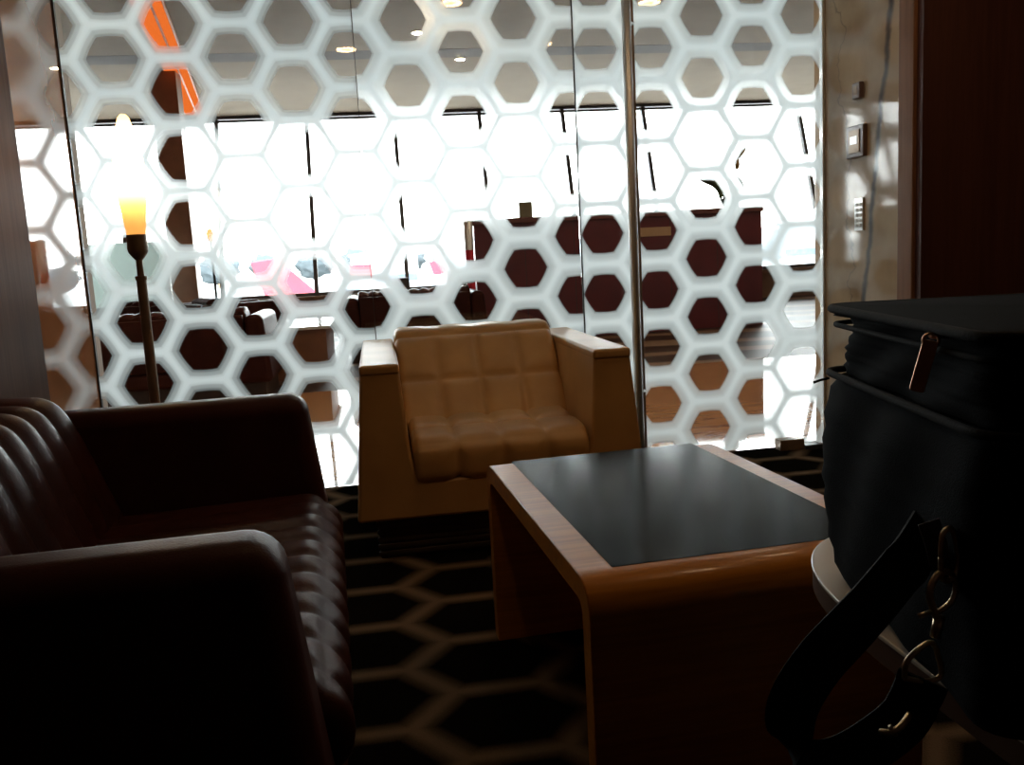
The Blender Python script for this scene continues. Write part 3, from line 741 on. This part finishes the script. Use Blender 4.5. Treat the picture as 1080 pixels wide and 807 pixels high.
# terminal with red band, hangars, tree line
def building(x, y, w_, d_, h_, mat, label, band=None):
    t = thing('terminal_building', label, 'building', (x, y, AZ))
    obj('hall', box(-w_/2, w_/2, 0, d_, 0, h_), mat, t)
    if band: obj('red_band', box(-w_/2-.3, -w_/2+w_*.3, -.6, 0, h_*.30, h_*.72), 'tail_red', t)
    obj('window_band', box(-w_*.15, w_*.48, -.5, 0, h_*.1, h_*.34), 'blue_glass', t)
    obj('roof', prism([(-w_/2-1, h_), (w_/2+1, h_), (w_/2+1, h_+1), (0, h_+3.0), (-w_/2-1, h_+1)], 'y', -1, d_+1), 'grey_hall', t)
    return t
building(5, 460, 34, 30, 15, 'plane_white', 'distant white terminal with a red band beyond the apron', True)
building(66, 520, 44, 40, 20, 'grey_hall', 'distant grey hangar left of the dark red divider')
building(262, 520, 60, 40, 18, 'grey_hall', 'distant grey hangar right of the dark red divider')
building(-150, 470, 90, 40, 17, 'grey_hall', 'distant grey hangar seen left of the torch lamp')
def truck(x, y, label, c='plane_white', rz=0, s=1.5):
    t = thing('service_truck', label, 'truck', (x, y, AZ), rz)
    obj('cargo_box', box(-2.6*s, 1.4*s, -1.2*s, 1.2*s, .8*s, 3.2*s), c, t, bevel=.08)
    obj('cab', prism([(1.5*s, .6*s), (3.4*s, .6*s), (3.4*s, 1.6*s), (2.9*s, 2.5*s), (1.5*s, 2.5*s)], 'y', -1.1*s, 1.1*s), c, t, bevel=.06)
    obj('windscreen', prism([(3.42*s, 1.6*s), (3.1*s, 2.35*s), (3.0*s, 2.35*s), (3.3*s, 1.6*s)], 'y', -1.0*s, 1.0*s), 'blue_glass', t)
    for xx in (-1.8, 2.4):
        for sg in (-1, 1):
            w_ = obj('wheel', lathe([(.5*s, -.18*s), (.55*s, 0), (.5*s, .18*s)], 16), 'tyre', t, loc=(xx*s, sg*1.05*s, .5*s)); w_.rotation_euler = (R(90), 0, 0)
    return t
truck(-10.5, 205, 'white service truck on the apron nearest the red tailed airliner', rz=.3)
truck(-6, 240, 'blue fronted box truck on the apron behind the nearest truck', 'blue_glass', rz=-.2)
truck(15, 290, 'dark service truck on the apron seen above the far sofa', 'grey_hall', rz=.1)
truck(146, 300, 'white service truck on the apron left beside the lawn edge', rz=.2)
truck(172, 330, 'dark box truck on the apron right behind the lawn', 'grey_hall', rz=.0)
rnd = random.Random(3)
tree_mesh = None
names = ['left of the torch lamp', 'beyond the white terminal', 'left of the dark red divider', 'right of the dark red divider']
for k in range(26):
    x = -330+k*32
    if tree_mesh is None:
        bm = bmesh.new(); bmesh.ops.create_icosphere(bm, subdivisions=3, radius=1)
        for v in bm.verts:
            n_ = 1+.16*sin(7*v.co.x+2)*sin(6*v.co.y)+.13*sin(11*v.co.z+4*v.co.x); v.co *= n_
            v.co.z = v.co.z*.8+1.15
        t0 = thing('tree', 'distant rounded tree in the line behind the airfield', 'tree')
        obj('crown', bm, 'tree', t0, smooth=True)
        obj('trunk', lathe([(.10, 0), (.07, .5)], 8), 'bronze', t0)
        tree_mesh = t0; t_ = t0
    else: t_ = copy_tree(tree_mesh)
    s_ = rnd.uniform(9, 12.5); t_.scale = (s_*1.2, s_, s_); t_.location = (x, 640+rnd.uniform(-15, 15), AZ)
    t_['group'] = 'trees along the horizon behind the airfield'

# ------------------------------------------------------------------ sky light through the leaning windows
w = bpy.data.worlds.new('sky'); sc.world = w; w.use_nodes = True; nt = w.node_tree; nt.nodes.clear()
bg = nt.nodes.new('ShaderNodeBackground'); out = nt.nodes.new('ShaderNodeOutputWorld')
tc = nt.nodes.new('ShaderNodeTexCoord'); sp = nt.nodes.new('ShaderNodeSeparateXYZ'); cr = nt.nodes.new('ShaderNodeValToRGB')
cr.color_ramp.elements[0].position = .0; cr.color_ramp.elements[0].color = (1, 1, 1, 1)
cr.color_ramp.elements[1].position = .7; cr.color_ramp.elements[1].color = (.86, .93, 1, 1)
nt.links.new(tc.outputs['Generated'], sp.inputs[0]); nt.links.new(sp.outputs[2], cr.inputs[0]); nt.links.new(cr.outputs[0], bg.inputs[0])
bg.inputs[1].default_value = SKY; nt.links.new(bg.outputs[0], out.inputs[0])
pd = bpy.data.lights.new('sky_portal', 'AREA'); pd.shape = 'RECTANGLE'; pd.size = 17.4; pd.size_y = 3.6; pd.cycles.is_portal = True
po = bpy.data.objects.new('sky_portal', pd); COL.objects.link(po); po.location = (1.75, 17.5, 2.1)
po.rotation_euler = (R(-90), 0, 0)
sc.cycles.max_bounces = 10; sc.cycles.transparent_max_bounces = 24; sc.cycles.sample_clamp_indirect = 6
sc.cycles.caustics_reflective = True; sc.cycles.caustics_refractive = False
